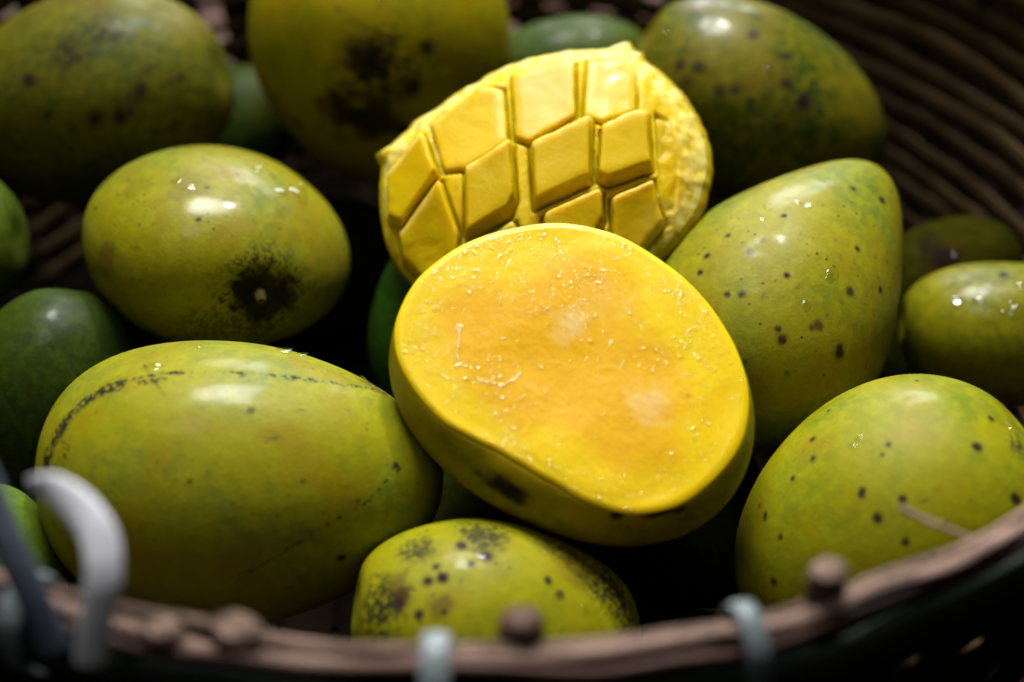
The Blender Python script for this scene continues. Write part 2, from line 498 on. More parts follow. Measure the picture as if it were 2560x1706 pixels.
MANGOES = [
    {'key': 'front_left', 'name': 'mango', 'label': 'big yellow-green mango at front left with dark dotted lines along its skin', 'loc': (-0.085, -0.1091, 0.0961), 'quat': (0.05383, -0.01477, -0.27374, 0.96018), 'dims': (0.06, 0.044, 0.042), 'shape': (0.1, 0.1, 0.1, 0.04, 0.06), 'seed': 3, 'res': 3, 'yellow': (0.252, 0.232, 0.0012), 'green': (0.1404, 0.1768, 0.0125), 'gbias': -0.15, 'speck': 0.45, 'gloss': 0.43000000000000005, 'coat': 0.3, 'spots': [((-0.641, 0.638, 0.427), 0.00121, 1, 'd'), ((0.023, 0.252, 0.967), 0.00094, 0.8, 'b'), ((0.374, 0.453, 0.809), 0.00067, 1, 'd'), ((-0.374, 0.437, 0.818), 0.00081, 0.7, 'b'), ((-0.473, 0.206, 0.857), 0.00108, 0.6, 'b'), ((-0.837, 0.021, 0.546), 0.00215, 0.9, 's'), ((0.148, -0.777, 0.612), 0.02693, 0.35, 'g'), ((-0.676, -0.663, 0.322), 0.00673, 0.5, 'b'), ((-0.086, -0.194, 0.977), 0.01212, 0.3, 'g'), ((-0.055, 0.195, 0.979), 0.00081, 0.6, 'b'), ((-0.829, 0.465, 0.311), 0.00108, 0.5, 'b'), ((-0.315, 0.24, 0.918), 0.0175, 0.4, 'y')], 'lines': [([(0.783, 0.121, 0.611), (0.721, -0.027, 0.693), (0.629, -0.196, 0.752), (0.527, -0.325, 0.785), (0.344, -0.426, 0.836), (0.163, -0.482, 0.861), (-0.117, -0.519, 0.847), (-0.388, -0.542, 0.746), (-0.579, -0.565, 0.588), (-0.732, -0.613, 0.298)], 0.00074, 0.5, 0.95), ([(0.773, 0.136, 0.62), (0.732, 0.0, 0.682), (0.653, -0.177, 0.737), (0.553, -0.304, 0.776), (0.459, -0.356, 0.814)], 0.00215, 0.42, 0.97), ([(0.359, -0.374, 0.855), (0.255, -0.405, 0.878)], 0.00121, 0.42, 0.95), ([(0.388, -0.527, 0.756), (0.3, -0.399, 0.866), (0.209, -0.284, 0.936)], 0.0003, 0.2, 0.8), ([(-0.194, 0.794, 0.577), (-0.374, 0.669, 0.643), (-0.527, 0.513, 0.678), (-0.641, 0.401, 0.655), (-0.742, 0.281, 0.609), (-0.829, 0.055, 0.557), (-0.87, -0.058, 0.49)], 0.00061, 0.53, 0.95), ([(0.699, 0.274, 0.661), (0.653, 0.148, 0.743), (0.653, 0.03, 0.757)], 0.00188, 0.56, 0.7)], 'drops': [((0.344, -0.506, 0.791), 0.00242), ((0.315, -0.543, 0.779), 0.00135), ((-0.641, -0.691, 0.335), 0.00296), ((-0.688, -0.653, 0.317), 0.00188), ((-0.209, -0.862, 0.461), 0.00296), ((-0.3, -0.858, 0.416), 0.00215), ((0.179, -0.773, 0.609), 0.00121)], 'rand': 6, 'stem': False},
    {'key': 'left', 'name': 'mango', 'label': 'oval mango at left with a black-stained stem scar facing the viewer', 'loc': (-0.1081, 0.0017, 0.1079), 'quat': (0.16819, 0.83907, -0.51736, -0.00427), 'dims': (0.051, 0.047, 0.034), 'shape': (0.06, 0.04, 0.08, 0.02), 'seed': 8, 'res': 2, 'yellow': (0.222, 0.1972, 0.0024), 'green': (0.1248, 0.156, 0.01), 'gbias': -0.18, 'speck': 0.6, 'gloss': 0.39, 'coat': 0.5, 'spots': [((1.0, 0.0, 0.0), 0.01671, 1, 'h'), ((0.988, -0.152, 0.033), 0.00796, 0.8, 'h'), ((0.71, 0.38, -0.593), 0.00095, 1, 'd'), ((0.417, 0.907, -0.054), 0.00796, 0.5, 'b'), ((0.179, 0.722, -0.668), 0.00636, 0.25, 'b'), ((0.862, 0.273, 0.427), 0.01432, 0.6, 's'), ((0.973, -0.014, 0.232), 0.01432, 0.8, 's'), ((0.604, -0.125, -0.787), 0.01909, 0.3, 'g'), ((0.431, 0.394, -0.812), 0.00955, 0.3, 'b')], 'lines': [], 'drops': [((0.344, 0.459, -0.819), 0.00191), ((0.527, -0.247, -0.813), 0.0027), ((0.473, -0.415, -0.777), 0.00414), ((0.24, -0.539, -0.807), 0.00255), ((0.33, -0.256, -0.909), 0.00286), ((0.285, -0.131, -0.949), 0.00223), ((0.459, 0.372, -0.807), 0.00159), ((0.148, -0.25, -0.957), 0.00191)], 'rand': 6, 'stem': True},
    {'key': 'bottom', 'name': 'mango', 'label': 'blotchy spotted mango at bottom centre just behind the front rim', 'loc': (-0.0046, -0.1543, 0.0789), 'quat': (0.00998, 0.13512, -0.11262, 0.98436), 'dims': (0.043, 0.031, 0.03), 'shape': (0.04, 0.06, 0.08, 0.02), 'seed': 12, 'res': 2, 'yellow': (0.258, 0.2378, 0.0018), 'green': (0.1352, 0.1664, 0.0075), 'gbias': -0.25, 'speck': 0.9, 'gloss': 0.43000000000000005, 'coat': 0.3, 'spots': [((0.592, 0.095, 0.801), 0.00152, 1, 'd'), ((0.513, 0.067, 0.855), 0.00165, 1, 'd'), ((0.402, -0.266, 0.876), 0.00165, 0.9, 'd'), ((0.255, -0.17, 0.952), 0.00178, 1, 'd'), ((0.553, -0.033, 0.832), 0.00114, 0.9, 'd'), ((0.732, 0.223, 0.644), 0.0033, 0.9, 'b'), ((0.752, 0.264, 0.603), 0.0019, 0.8, 'd'), ((0.837, 0.258, 0.482), 0.01143, 0.9, 's'), ((0.664, -0.217, 0.715), 0.00762, 0.8, 's'), ((0.27, -0.454, 0.849), 0.01016, 0.8, 's'), ((-0.163, -0.039, 0.986), 0.00127, 1, 'd'), ((-0.255, 0.057, 0.965), 0.00165, 0.8, 'b'), ((-0.629, -0.283, 0.724), 0.01397, 0.9, 's'), ((-0.27, -0.535, 0.801), 0.01143, 0.7, 's'), ((0.344, -0.074, 0.936), 0.00102, 0.8, 'd'), ((0.473, 0.353, 0.807), 0.00102, 0.9, 'd'), ((0.616, 0.371, 0.694), 0.00127, 0.9, 'd'), ((-0.763, -0.076, 0.642), 0.00889, 0.9, 's'), ((0.023, -0.118, 0.993), 0.0127, 0.4, 'y'), ((0.783, 0.121, 0.611), 0.00571, 0.55, 'b'), ((0.5, 0.3, 0.812), 0.00381, 0.5, 'b'), ((-0.388, -0.233, 0.892), 0.00762, 0.4, 'b'), ((0.255, -0.37, 0.893), 0.00635, 0.4, 'b')], 'lines': [], 'drops': [((-0.459, 0.122, 0.88), 0.00178), ((-0.527, 0.133, 0.84), 0.00114)], 'rand': 40, 'stem': False},
    {'key': 'right_front', 'name': 'mango', 'label': 'yellow mango at front right sprinkled with small black dots', 'loc': (0.1183, -0.1242, 0.0849), 'quat': (0.774, 0.53953, -0.1656, 0.28706), 'dims': (0.052, 0.045, 0.043), 'shape': (0.05, 0.06, 0.08, 0.025), 'seed': 17, 'res': 2, 'yellow': (0.252, 0.232, 0.0012), 'green': (0.1404, 0.1768, 0.0075), 'gbias': -0.15, 'speck': 0.25, 'gloss': 0.41000000000000003, 'coat': 0.4, 'spots': [((0.629, 0.776, -0.046), 0.00057, 0.95, 'd'), ((0.132, 0.986, -0.097), 0.00057, 0.95, 'd'), ((-0.039, 0.992, 0.117), 0.00091, 0.95, 'd'), ((-0.101, 0.957, 0.27), 0.00079, 0.95, 'd'), ((0.27, 0.821, 0.503), 0.00079, 0.95, 'd'), ((0.209, 0.813, 0.543), 0.00068, 0.95, 'd'), ((0.641, 0.499, 0.584), 0.00124, 0.95, 'd'), ((0.82, 0.463, 0.337), 0.00102, 0.95, 'd'), ((-0.255, 0.931, 0.262), 0.00079, 0.95, 'd'), ((-0.008, 0.747, 0.664), 0.00102, 0.95, 'd'), ((0.148, 0.612, 0.777), 0.00102, 0.95, 'd'), ((-0.5, 0.834, 0.235), 0.00079, 0.95, 'd'), ((0.629, 0.167, 0.76), 0.00136, 0.95, 'd'), ((-0.5, 0.858, 0.119), 0.00068, 0.95, 'd'), ((-0.513, 0.821, 0.249), 0.00068, 0.95, 'd'), ((-0.5, 0.747, 0.438), 0.00091, 0.95, 'd'), ((-0.023, 0.619, 0.785), 0.00136, 0.95, 'd'), ((0.023, 0.436, 0.9), 0.00102, 0.95, 'd'), ((0.101, 0.289, 0.952), 0.00102, 0.95, 'd'), ((-0.688, 0.552, 0.472), 0.00102, 0.95, 'd'), ((0.008, 0.76, 0.649), 0.00091, 0.95, 'd'), ((0.148, 0.612, 0.777), 0.00091, 0.95, 'd'), ((0.629, 0.152, 0.763), 0.00147, 0.95, 'd'), ((0.837, 0.286, 0.466), 0.00599, 0.8, 's'), ((0.039, 0.98, 0.195), 0.01597, 0.3, 'g'), ((0.664, 0.73, 0.16), 0.01597, 0.2, 'g')], 'lines': [], 'drops': [((0.117, 0.918, 0.38), 0.00173), ((0.163, 0.911, 0.378), 0.00133), ((0.925, 0.349, 0.153), 0.00346), ((0.862, 0.404, 0.306), 0.0024), ((0.899, 0.297, 0.322), 0.00293), ((0.87, 0.282, 0.405), 0.0024), ((0.732, 0.68, 0.053), 0.00106), ((0.919, 0.31, 0.245), 0.00186)], 'rand': 0, 'stem': False},
    {'key': 'right_mid', 'name': 'mango', 'label': 'blunt pear-shaped mango at right with freckles, its tip pointing up and back', 'loc': (0.0931, -0.0281, 0.1023), 'quat': (0.39384, 0.18561, 0.1173, -0.89257), 'dims': (0.054, 0.042, 0.041), 'shape': (0.16, 0.05, 0.04, 0.025, 0.22), 'seed': 23, 'res': 2, 'yellow': (0.222, 0.1914, 0.0018), 'green': (0.1248, 0.1612, 0.0125), 'gbias': -0.02, 'speck': 1.0, 'gloss': 0.43000000000000005, 'coat': 0.3, 'spots': [((0.285, 0.807, 0.517), 0.00199, 1, 'd'), ((0.255, 0.793, 0.553), 0.00122, 0.9, 'd'), ((-0.055, 0.692, 0.72), 0.00138, 0.8, 'd'), ((0.132, 0.288, 0.949), 0.00092, 1, 'd'), ((0.255, 0.628, 0.735), 0.00229, 0.8, 'b'), ((0.3, 0.605, 0.737), 0.00153, 0.8, 'b'), ((0.459, 0.479, 0.748), 0.00153, 0.9, 'd'), ((0.117, -0.058, 0.991), 0.00138, 0.8, 'b'), ((0.374, -0.304, 0.876), 0.00092, 1, 'd'), ((0.255, -0.352, 0.9), 0.00107, 1, 'd'), ((-0.344, 0.567, 0.749), 0.00092, 1, 'd'), ((-0.255, 0.834, 0.489), 0.00122, 0.9, 'd'), ((0.431, 0.425, 0.796), 0.00092, 0.9, 'd'), ((0.388, 0.09, 0.917), 0.00107, 0.8, 'd'), ((0.431, 0.0, 0.902), 0.00092, 0.8, 'd'), ((-0.24, -0.057, 0.969), 0.00092, 1, 'd'), ((0.008, -0.039, 0.999), 0.00138, 0.7, 'b'), ((0.07, -0.327, 0.942), 0.00092, 1, 'd'), ((-0.71, 0.178, 0.682), 0.00107, 1, 'd'), ((-0.773, 0.412, 0.483), 0.00138, 0.9, 'd'), ((-0.653, 0.317, 0.688), 0.0153, 0.6, 'g'), ((0.055, 0.505, 0.861), 0.01377, 0.3, 'g')], 'lines': [], 'drops': [((-0.07, 0.538, 0.84), 0.00214), ((-0.023, 0.539, 0.842), 0.00138), ((-0.209, 0.511, 0.834), 0.00122), ((0.209, 0.511, 0.834), 0.00168), ((0.039, 0.678, 0.734), 0.00107), ((0.086, 0.817, 0.57), 0.00138), ((0.117, 0.826, 0.552), 0.00107), ((-0.792, 0.277, 0.544), 0.00214), ((-0.402, -0.072, 0.913), 0.00138), ((-0.402, 0.018, 0.915), 0.00138), ((-0.132, -0.193, 0.972), 0.00107), ((-0.54, 0.454, 0.709), 0.00107)], 'rand': 18, 'stem': False},
    {'key': 'far_right', 'name': 'mango', 'label': 'wet yellow-green mango half hidden by the right picture edge', 'loc': (0.1871, -0.0105, 0.0761), 'quat': (0.07723, -0.05921, -0.43287, 0.89619), 'dims': (0.042, 0.027, 0.026), 'shape': (0.1, 0.1, 0.12, 0.02), 'seed': 29, 'res': 1, 'yellow': (0.18, 0.1624, 0.0018), 'green': (0.0728, 0.0988, 0.003), 'gbias': -0.1, 'speck': 0.4, 'gloss': 0.35, 'coat': 0.6, 'spots': [((0.194, -0.758, 0.622), 0.00146, 1, 'd')], 'lines': [], 'drops': [((0.553, -0.349, 0.757), 0.00243), ((0.402, -0.35, 0.846), 0.00211), ((0.117, -0.38, 0.918), 0.00195), ((0.086, -0.601, 0.794), 0.00162), ((0.07, -0.233, 0.97), 0.00357), ((0.163, -0.249, 0.955), 0.00195)], 'rand': 3, 'stem': False},
    {'key': 'top_right', 'name': 'mango', 'label': 'green mango at top right with a glossy pale crown beside the basket wall', 'loc': (0.1035, 0.1037, 0.1086), 'quat': (0.12641, 0.22193, -0.20513, 0.94482), 'dims': (0.058, 0.04, 0.039), 'shape': (0.06, 0.08, 0.06, 0.012), 'seed': 31, 'res': 1, 'yellow': (0.144, 0.1218, 0.003), 'green': (0.0234, 0.0546, 0.0045), 'gbias': 0.12, 'speck': 0.5, 'gloss': 0.37, 'coat': 0.6, 'spots': [((-0.101, 0.434, 0.895), 0.0033, 1, 'd'), ((0.402, 0.054, 0.914), 0.00202, 0.8, 'd'), ((0.148, 0.116, 0.982), 0.00184, 0.8, 'd'), ((-0.023, 0.734, 0.679), 0.00184, 0.8, 'd'), ((0.07, 0.364, 0.929), 0.00239, 0.8, 'd'), ((0.641, 0.475, 0.603), 0.00257, 0.7, 'd'), ((0.742, 0.474, 0.474), 0.0022, 0.7, 'd'), ((0.445, 0.633, 0.633), 0.0022, 0.7, 'd'), ((0.359, 0.592, 0.721), 0.00202, 0.7, 'd'), ((0.225, 0.633, 0.741), 0.00202, 0.6, 'd'), ((0.148, 0.565, 0.811), 0.00165, 0.6, 'd'), ((0.653, 0.595, 0.469), 0.00294, 0.6, 'd'), ((-0.086, 0.435, 0.896), 0.02754, 0.7, 'g'), ((0.579, 0.356, 0.734), 0.0257, 0.9, 'y')], 'lines': [], 'drops': [((0.912, 0.207, 0.353), 0.00312), ((0.225, 0.337, 0.914), 0.00184)], 'rand': 6, 'stem': False},
    {'key': 'top_centre', 'name': 'mango', 'label': 'large upright yellow mango at top centre with a big sooty black patch', 'loc': (-0.0553, 0.1287, 0.1243), 'quat': (0.45001, 0.47578, -0.494, 0.57192), 'dims': (0.062, 0.055, 0.05), 'shape': (0.05, 0.03, 0.03, 0.015), 'seed': 37, 'res': 1, 'yellow': (0.372, 0.2958, 0.0012), 'green': (0.1872, 0.1976, 0.0015), 'gbias': -0.25, 'speck': 0.5, 'gloss': 0.43000000000000005, 'coat': 0.3, 'spots': [((0.179, 0.019, 0.984), 0.0196, 1, 's'), ((0.255, 0.076, 0.964), 0.00747, 0.9, 'd'), ((0.101, -0.117, 0.988), 0.00784, 0.8, 's'), ((0.023, -0.195, 0.981), 0.00411, 0.9, 'd'), ((0.101, 0.0, 0.995), 0.0112, 0.9, 's'), ((-0.117, 0.27, 0.956), 0.00747, 0.9, 'd'), ((-0.008, 0.364, 0.931), 0.00467, 0.9, 'd'), ((-0.101, 0.326, 0.94), 0.01493, 0.9, 'b'), ((-0.148, 0.116, 0.982), 0.0112, 0.9, 'd'), ((-0.209, 0.058, 0.976), 0.0056, 0.9, 'd'), ((-0.27, -0.057, 0.961), 0.00411, 0.9, 'd'), ((-0.209, 0.718, 0.664), 0.00411, 0.8, 'b'), ((-0.07, 0.88, 0.47), 0.00336, 0.6, 'b'), ((0.24, -0.354, 0.904), 0.0028, 0.9, 'd'), ((-0.039, 0.078, 0.996), 0.00933, 0.8, 's'), ((-0.255, 0.207, 0.944), 0.00747, 0.8, 'b')], 'lines': [], 'drops': [((0.117, -0.416, 0.902), 0.00355), ((0.225, -0.425, 0.877), 0.00205), ((0.566, -0.097, 0.819), 0.00205), ((0.055, -0.436, 0.898), 0.00261)], 'rand': 3, 'stem': False},
    {'key': 'top_left', 'name': 'mango', 'label': 'mottled olive mango at top left with a dusty grey crown', 'loc': (-0.1765, 0.1054, 0.1108), 'quat': (0.84454, 0.51808, -0.11824, 0.06615), 'dims': (0.06, 0.043, 0.042), 'shape': (0.04, 0.06, 0.04, 0.015), 'seed': 41, 'res': 1, 'yellow': (0.144, 0.1276, 0.003), 'green': (0.0624, 0.0832, 0.0037), 'gbias': 0.0, 'speck': 0.9, 'gloss': 0.51, 'coat': 0.15, 'spots': [((0.27, -0.225, 0.936), 0.00294, 0.8, 'd'), ((0.417, -0.264, 0.87), 0.00294, 0.9, 'd'), ((0.592, -0.095, 0.801), 0.00294, 0.8, 'd'), ((-0.101, 0.232, 0.967), 0.00257, 0.8, 'd'), ((0.664, 0.073, 0.744), 0.00257, 0.7, 'b'), ((-0.039, -0.098, 0.994), 0.0022, 0.8, 'd'), ((0.225, 0.408, 0.885), 0.01102, 0.7, 's'), ((0.431, 0.487, 0.76), 0.01102, 0.7, 's'), ((0.676, -0.433, 0.596), 0.0033, 0.7, 'b'), ((0.82, -0.034, 0.572), 0.00202, 0.8, 'd'), ((0.194, 0.652, 0.733), 0.02754, 0.5, 'g'), ((0.5, -0.169, 0.849), 0.00734, 0.7, 's'), ((0.086, -0.27, 0.959), 0.00477, 0.6, 's')], 'lines': [], 'drops': [], 'rand': 26, 'stem': False},
    {'key': 'left_edge', 'name': 'mango', 'label': 'green mango cut off by the left picture edge', 'loc': (-0.2151, 0.01, 0.1023), 'quat': (0.89625, 0.43925, -0.05827, 0.02006), 'dims': (0.034, 0.029, 0.028), 'shape': (0.1, 0.1, 0.12, 0.02), 'seed': 43, 'res': 1, 'yellow': (0.084, 0.116, 0.006), 'green': (0.0312, 0.0676, 0.0075), 'gbias': 0.2, 'speck': 0.7, 'gloss': 0.43000000000000005, 'coat': 0.3, 'spots': [], 'lines': [], 'drops': [], 'rand': 14, 'stem': False},
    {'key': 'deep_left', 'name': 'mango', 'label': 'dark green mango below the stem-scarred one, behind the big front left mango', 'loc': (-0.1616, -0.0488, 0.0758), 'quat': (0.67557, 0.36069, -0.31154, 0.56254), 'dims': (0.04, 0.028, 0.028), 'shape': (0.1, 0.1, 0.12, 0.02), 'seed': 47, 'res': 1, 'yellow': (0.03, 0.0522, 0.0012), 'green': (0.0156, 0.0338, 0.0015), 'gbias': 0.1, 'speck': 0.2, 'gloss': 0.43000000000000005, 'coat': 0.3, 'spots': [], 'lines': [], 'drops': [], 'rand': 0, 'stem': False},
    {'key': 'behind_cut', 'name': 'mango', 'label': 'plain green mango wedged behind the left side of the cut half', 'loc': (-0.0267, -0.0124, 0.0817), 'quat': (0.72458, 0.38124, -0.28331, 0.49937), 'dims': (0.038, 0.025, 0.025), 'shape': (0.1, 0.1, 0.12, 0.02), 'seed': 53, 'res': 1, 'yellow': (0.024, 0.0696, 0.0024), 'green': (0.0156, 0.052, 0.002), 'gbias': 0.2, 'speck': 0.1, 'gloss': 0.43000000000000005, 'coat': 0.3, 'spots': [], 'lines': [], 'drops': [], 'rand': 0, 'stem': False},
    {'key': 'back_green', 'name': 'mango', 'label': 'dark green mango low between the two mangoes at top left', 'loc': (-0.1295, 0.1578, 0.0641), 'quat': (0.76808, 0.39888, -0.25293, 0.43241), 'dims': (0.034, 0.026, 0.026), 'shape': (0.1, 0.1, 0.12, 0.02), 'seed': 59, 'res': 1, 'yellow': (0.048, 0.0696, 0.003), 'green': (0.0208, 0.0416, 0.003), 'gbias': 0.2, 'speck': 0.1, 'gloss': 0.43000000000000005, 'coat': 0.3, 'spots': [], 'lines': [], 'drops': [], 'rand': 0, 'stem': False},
    {'key': 'back_mid', 'name': 'mango', 'label': 'green mango at the back peeping over the scored half', 'loc': (0.0229, 0.1671, 0.0922), 'quat': (0.89625, 0.43925, -0.05827, 0.02006), 'dims': (0.044, 0.024, 0.026), 'shape': (0.1, 0.1, 0.12, 0.02), 'seed': 61, 'res': 1, 'yellow': (0.06, 0.087, 0.0036), 'green': (0.026, 0.052, 0.003), 'gbias': 0.1, 'speck': 0.1, 'gloss': 0.43000000000000005, 'coat': 0.3, 'spots': [], 'lines': [], 'drops': [], 'rand': 0, 'stem': False},
    {'key': 'corner', 'name': 'mango', 'label': 'green mango in the bottom left corner behind the strap', 'loc': (-0.1574, -0.1346, 0.0797), 'quat': (0.49937, 0.28331, -0.38124, 0.72458), 'dims': (0.028, 0.022, 0.022), 'shape': (0.1, 0.1, 0.12, 0.02), 'seed': 67, 'res': 1, 'yellow': (0.096, 0.1508, 0.009), 'green': (0.0416, 0.104, 0.01), 'gbias': 0.2, 'speck': 0.4, 'gloss': 0.43000000000000005, 'coat': 0.3, 'spots': [], 'lines': [], 'drops': [], 'rand': 2, 'stem': False},
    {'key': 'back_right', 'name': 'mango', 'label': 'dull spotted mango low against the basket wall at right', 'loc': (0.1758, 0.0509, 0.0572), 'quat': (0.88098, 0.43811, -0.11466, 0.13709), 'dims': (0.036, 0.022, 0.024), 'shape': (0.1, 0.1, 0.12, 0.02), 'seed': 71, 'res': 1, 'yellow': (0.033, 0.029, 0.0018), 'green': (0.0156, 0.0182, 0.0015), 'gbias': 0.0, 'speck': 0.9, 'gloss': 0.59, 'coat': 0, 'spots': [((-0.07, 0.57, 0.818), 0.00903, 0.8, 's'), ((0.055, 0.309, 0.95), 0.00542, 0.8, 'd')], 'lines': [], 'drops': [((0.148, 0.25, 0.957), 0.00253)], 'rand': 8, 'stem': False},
    {'key': 'deep0', 'name': 'mango', 'label': 'mango deep beneath the upper mangoes, its skin near-black to stand in for shade', 'loc': (-0.12, -0.02, 0.032), 'quat': (0.88514, 0.43171, -0.07612, 0.15607), 'dims': (0.046, 0.03, 0.029), 'shape': (0.1, 0.1, 0.12, 0.02), 'seed': 100, 'res': 0, 'yellow': (0.0084, 0.0099, 0.0009), 'green': (0.0042, 0.0068, 0.0008), 'gbias': 0.1, 'speck': 0.2, 'gloss': 0.69, 'coat': 0, 'spots': [], 'lines': [], 'drops': [], 'rand': 0, 'stem': False, 'group': 'mangoes buried in shadow beneath the heap'},  # buried mangoes: shade of the gaps put into the near-black skin colours
    {'key': 'deep1', 'name': 'mango', 'label': 'mango deep beneath the upper mangoes, its skin near-black to stand in for shade', 'loc': (0.13, 0.03, 0.033), 'quat': (0.15607, 0.07612, -0.43171, 0.88514), 'dims': (0.046, 0.03, 0.029), 'shape': (0.1, 0.1, 0.12, 0.02), 'seed': 101, 'res': 0, 'yellow': (0.0084, 0.0099, 0.0009), 'green': (0.0042, 0.0068, 0.0008), 'gbias': 0.1, 'speck': 0.2, 'gloss': 0.69, 'coat': 0, 'spots': [], 'lines': [], 'drops': [], 'rand': 0, 'stem': False, 'group': 'mangoes buried in shadow beneath the heap'},
    {'key': 'deep2', 'name': 'mango', 'label': 'mango deep beneath the upper mangoes, its skin near-black to stand in for shade', 'loc': (0.02, 0.05, 0.032), 'quat': (0.73625, 0.35909, -0.25144, 0.51553), 'dims': (0.046, 0.03, 0.029), 'shape': (0.1, 0.1, 0.12, 0.02), 'seed': 102, 'res': 0, 'yellow': (0.0084, 0.0099, 0.0009), 'green': (0.0042, 0.0068, 0.0008), 'gbias': 0.1, 'speck': 0.2, 'gloss': 0.69, 'coat': 0, 'spots': [], 'lines': [], 'drops': [], 'rand': 0, 'stem': False, 'group': 'mangoes buried in shadow beneath the heap'},
    {'key': 'deep3', 'name': 'mango', 'label': 'mango deep beneath the upper mangoes, its skin near-black to stand in for shade', 'loc': (-0.09, 0.09, 0.033), 'quat': (0.89537, 0.4367, -0.03821, 0.07834), 'dims': (0.046, 0.03, 0.029), 'shape': (0.1, 0.1, 0.12, 0.02), 'seed': 103, 'res': 0, 'yellow': (0.0084, 0.0099, 0.0009), 'green': (0.0042, 0.0068, 0.0008), 'gbias': 0.1, 'speck': 0.2, 'gloss': 0.69, 'coat': 0, 'spots': [], 'lines': [], 'drops': [], 'rand': 0, 'stem': False, 'group': 'mangoes buried in shadow beneath the heap'},
    {'key': 'deep4', 'name': 'mango', 'label': 'mango deep beneath the upper mangoes, its skin near-black to stand in for shade', 'loc': (0.06, 0.14, 0.033), 'quat': (0.37985, 0.18526, -0.3973, 0.81458), 'dims': (0.046, 0.03, 0.029), 'shape': (0.1, 0.1, 0.12, 0.02), 'seed': 104, 'res': 0, 'yellow': (0.0084, 0.0099, 0.0009), 'green': (0.0042, 0.0068, 0.0008), 'gbias': 0.1, 'speck': 0.2, 'gloss': 0.69, 'coat': 0, 'spots': [], 'lines': [], 'drops': [], 'rand': 0, 'stem': False, 'group': 'mangoes buried in shadow beneath the heap'},
    {'key': 'deep5', 'name': 'mango', 'label': 'mango deep beneath the upper mangoes, its skin near-black to stand in for shade', 'loc': (-0.03, 0.17, 0.033), 'quat': (0.81458, 0.3973, -0.18526, 0.37985), 'dims': (0.046, 0.03, 0.029), 'shape': (0.1, 0.1, 0.12, 0.02), 'seed': 105, 'res': 0, 'yellow': (0.0084, 0.0099, 0.0009), 'green': (0.0042, 0.0068, 0.0008), 'gbias': 0.1, 'speck': 0.2, 'gloss': 0.69, 'coat': 0, 'spots': [], 'lines': [], 'drops': [], 'rand': 0, 'stem': False, 'group': 'mangoes buried in shadow beneath the heap'},
    {'key': 'deep6', 'name': 'mango', 'label': 'mango deep beneath the upper mangoes, its skin near-black to stand in for shade', 'loc': (-0.005, -0.085, 0.045), 'quat': (0.86817, 0.42343, -0.11346, 0.23263), 'dims': (0.046, 0.03, 0.029), 'shape': (0.1, 0.1, 0.12, 0.02), 'seed': 106, 'res': 0, 'yellow': (0.0084, 0.0099, 0.0009), 'green': (0.0042, 0.0068, 0.0008), 'gbias': 0.1, 'speck': 0.2, 'gloss': 0.69, 'coat': 0, 'spots': [], 'lines': [], 'drops': [], 'rand': 0, 'stem': False, 'group': 'mangoes buried in shadow beneath the heap'},
    {'key': 'deep7', 'name': 'mango', 'label': 'mango deep beneath the upper mangoes, its skin near-black to stand in for shade', 'loc': (0.062, -0.07, 0.042), 'quat': (0.51553, 0.25144, -0.35909, 0.73625), 'dims': (0.046, 0.03, 0.029), 'shape': (0.1, 0.1, 0.12, 0.02), 'seed': 107, 'res': 0, 'yellow': (0.0084, 0.0099, 0.0009), 'green': (0.0042, 0.0068, 0.0008), 'gbias': 0.1, 'speck': 0.2, 'gloss': 0.69, 'coat': 0, 'spots': [], 'lines': [], 'drops': [], 'rand': 0, 'stem': False, 'group': 'mangoes buried in shadow beneath the heap'},
    {'key': 'deep8', 'name': 'mango', 'label': 'mango deep beneath the upper mangoes, its skin near-black to stand in for shade', 'loc': (0.055, -0.15, 0.033), 'quat': (0.89537, 0.4367, -0.03821, 0.07834), 'dims': (0.046, 0.03, 0.029), 'shape': (0.1, 0.1, 0.12, 0.02), 'seed': 108, 'res': 0, 'yellow': (0.0084, 0.0099, 0.0009), 'green': (0.0042, 0.0068, 0.0008), 'gbias': 0.1, 'speck': 0.2, 'gloss': 0.69, 'coat': 0, 'spots': [], 'lines': [], 'drops': [], 'rand': 0, 'stem': False, 'group': 'mangoes buried in shadow beneath the heap'},
    {'key': 'deep9', 'name': 'mango', 'label': 'mango deep beneath the upper mangoes, its skin near-black to stand in for shade', 'loc': (-0.04, -0.165, 0.033), 'quat': (0.77838, 0.37964, -0.21919, 0.4494), 'dims': (0.046, 0.03, 0.029), 'shape': (0.1, 0.1, 0.12, 0.02), 'seed': 109, 'res': 0, 'yellow': (0.0084, 0.0099, 0.0009), 'green': (0.0042, 0.0068, 0.0008), 'gbias': 0.1, 'speck': 0.2, 'gloss': 0.69, 'coat': 0, 'spots': [], 'lines': [], 'drops': [], 'rand': 0, 'stem': False, 'group': 'mangoes buried in shadow beneath the heap'},
]
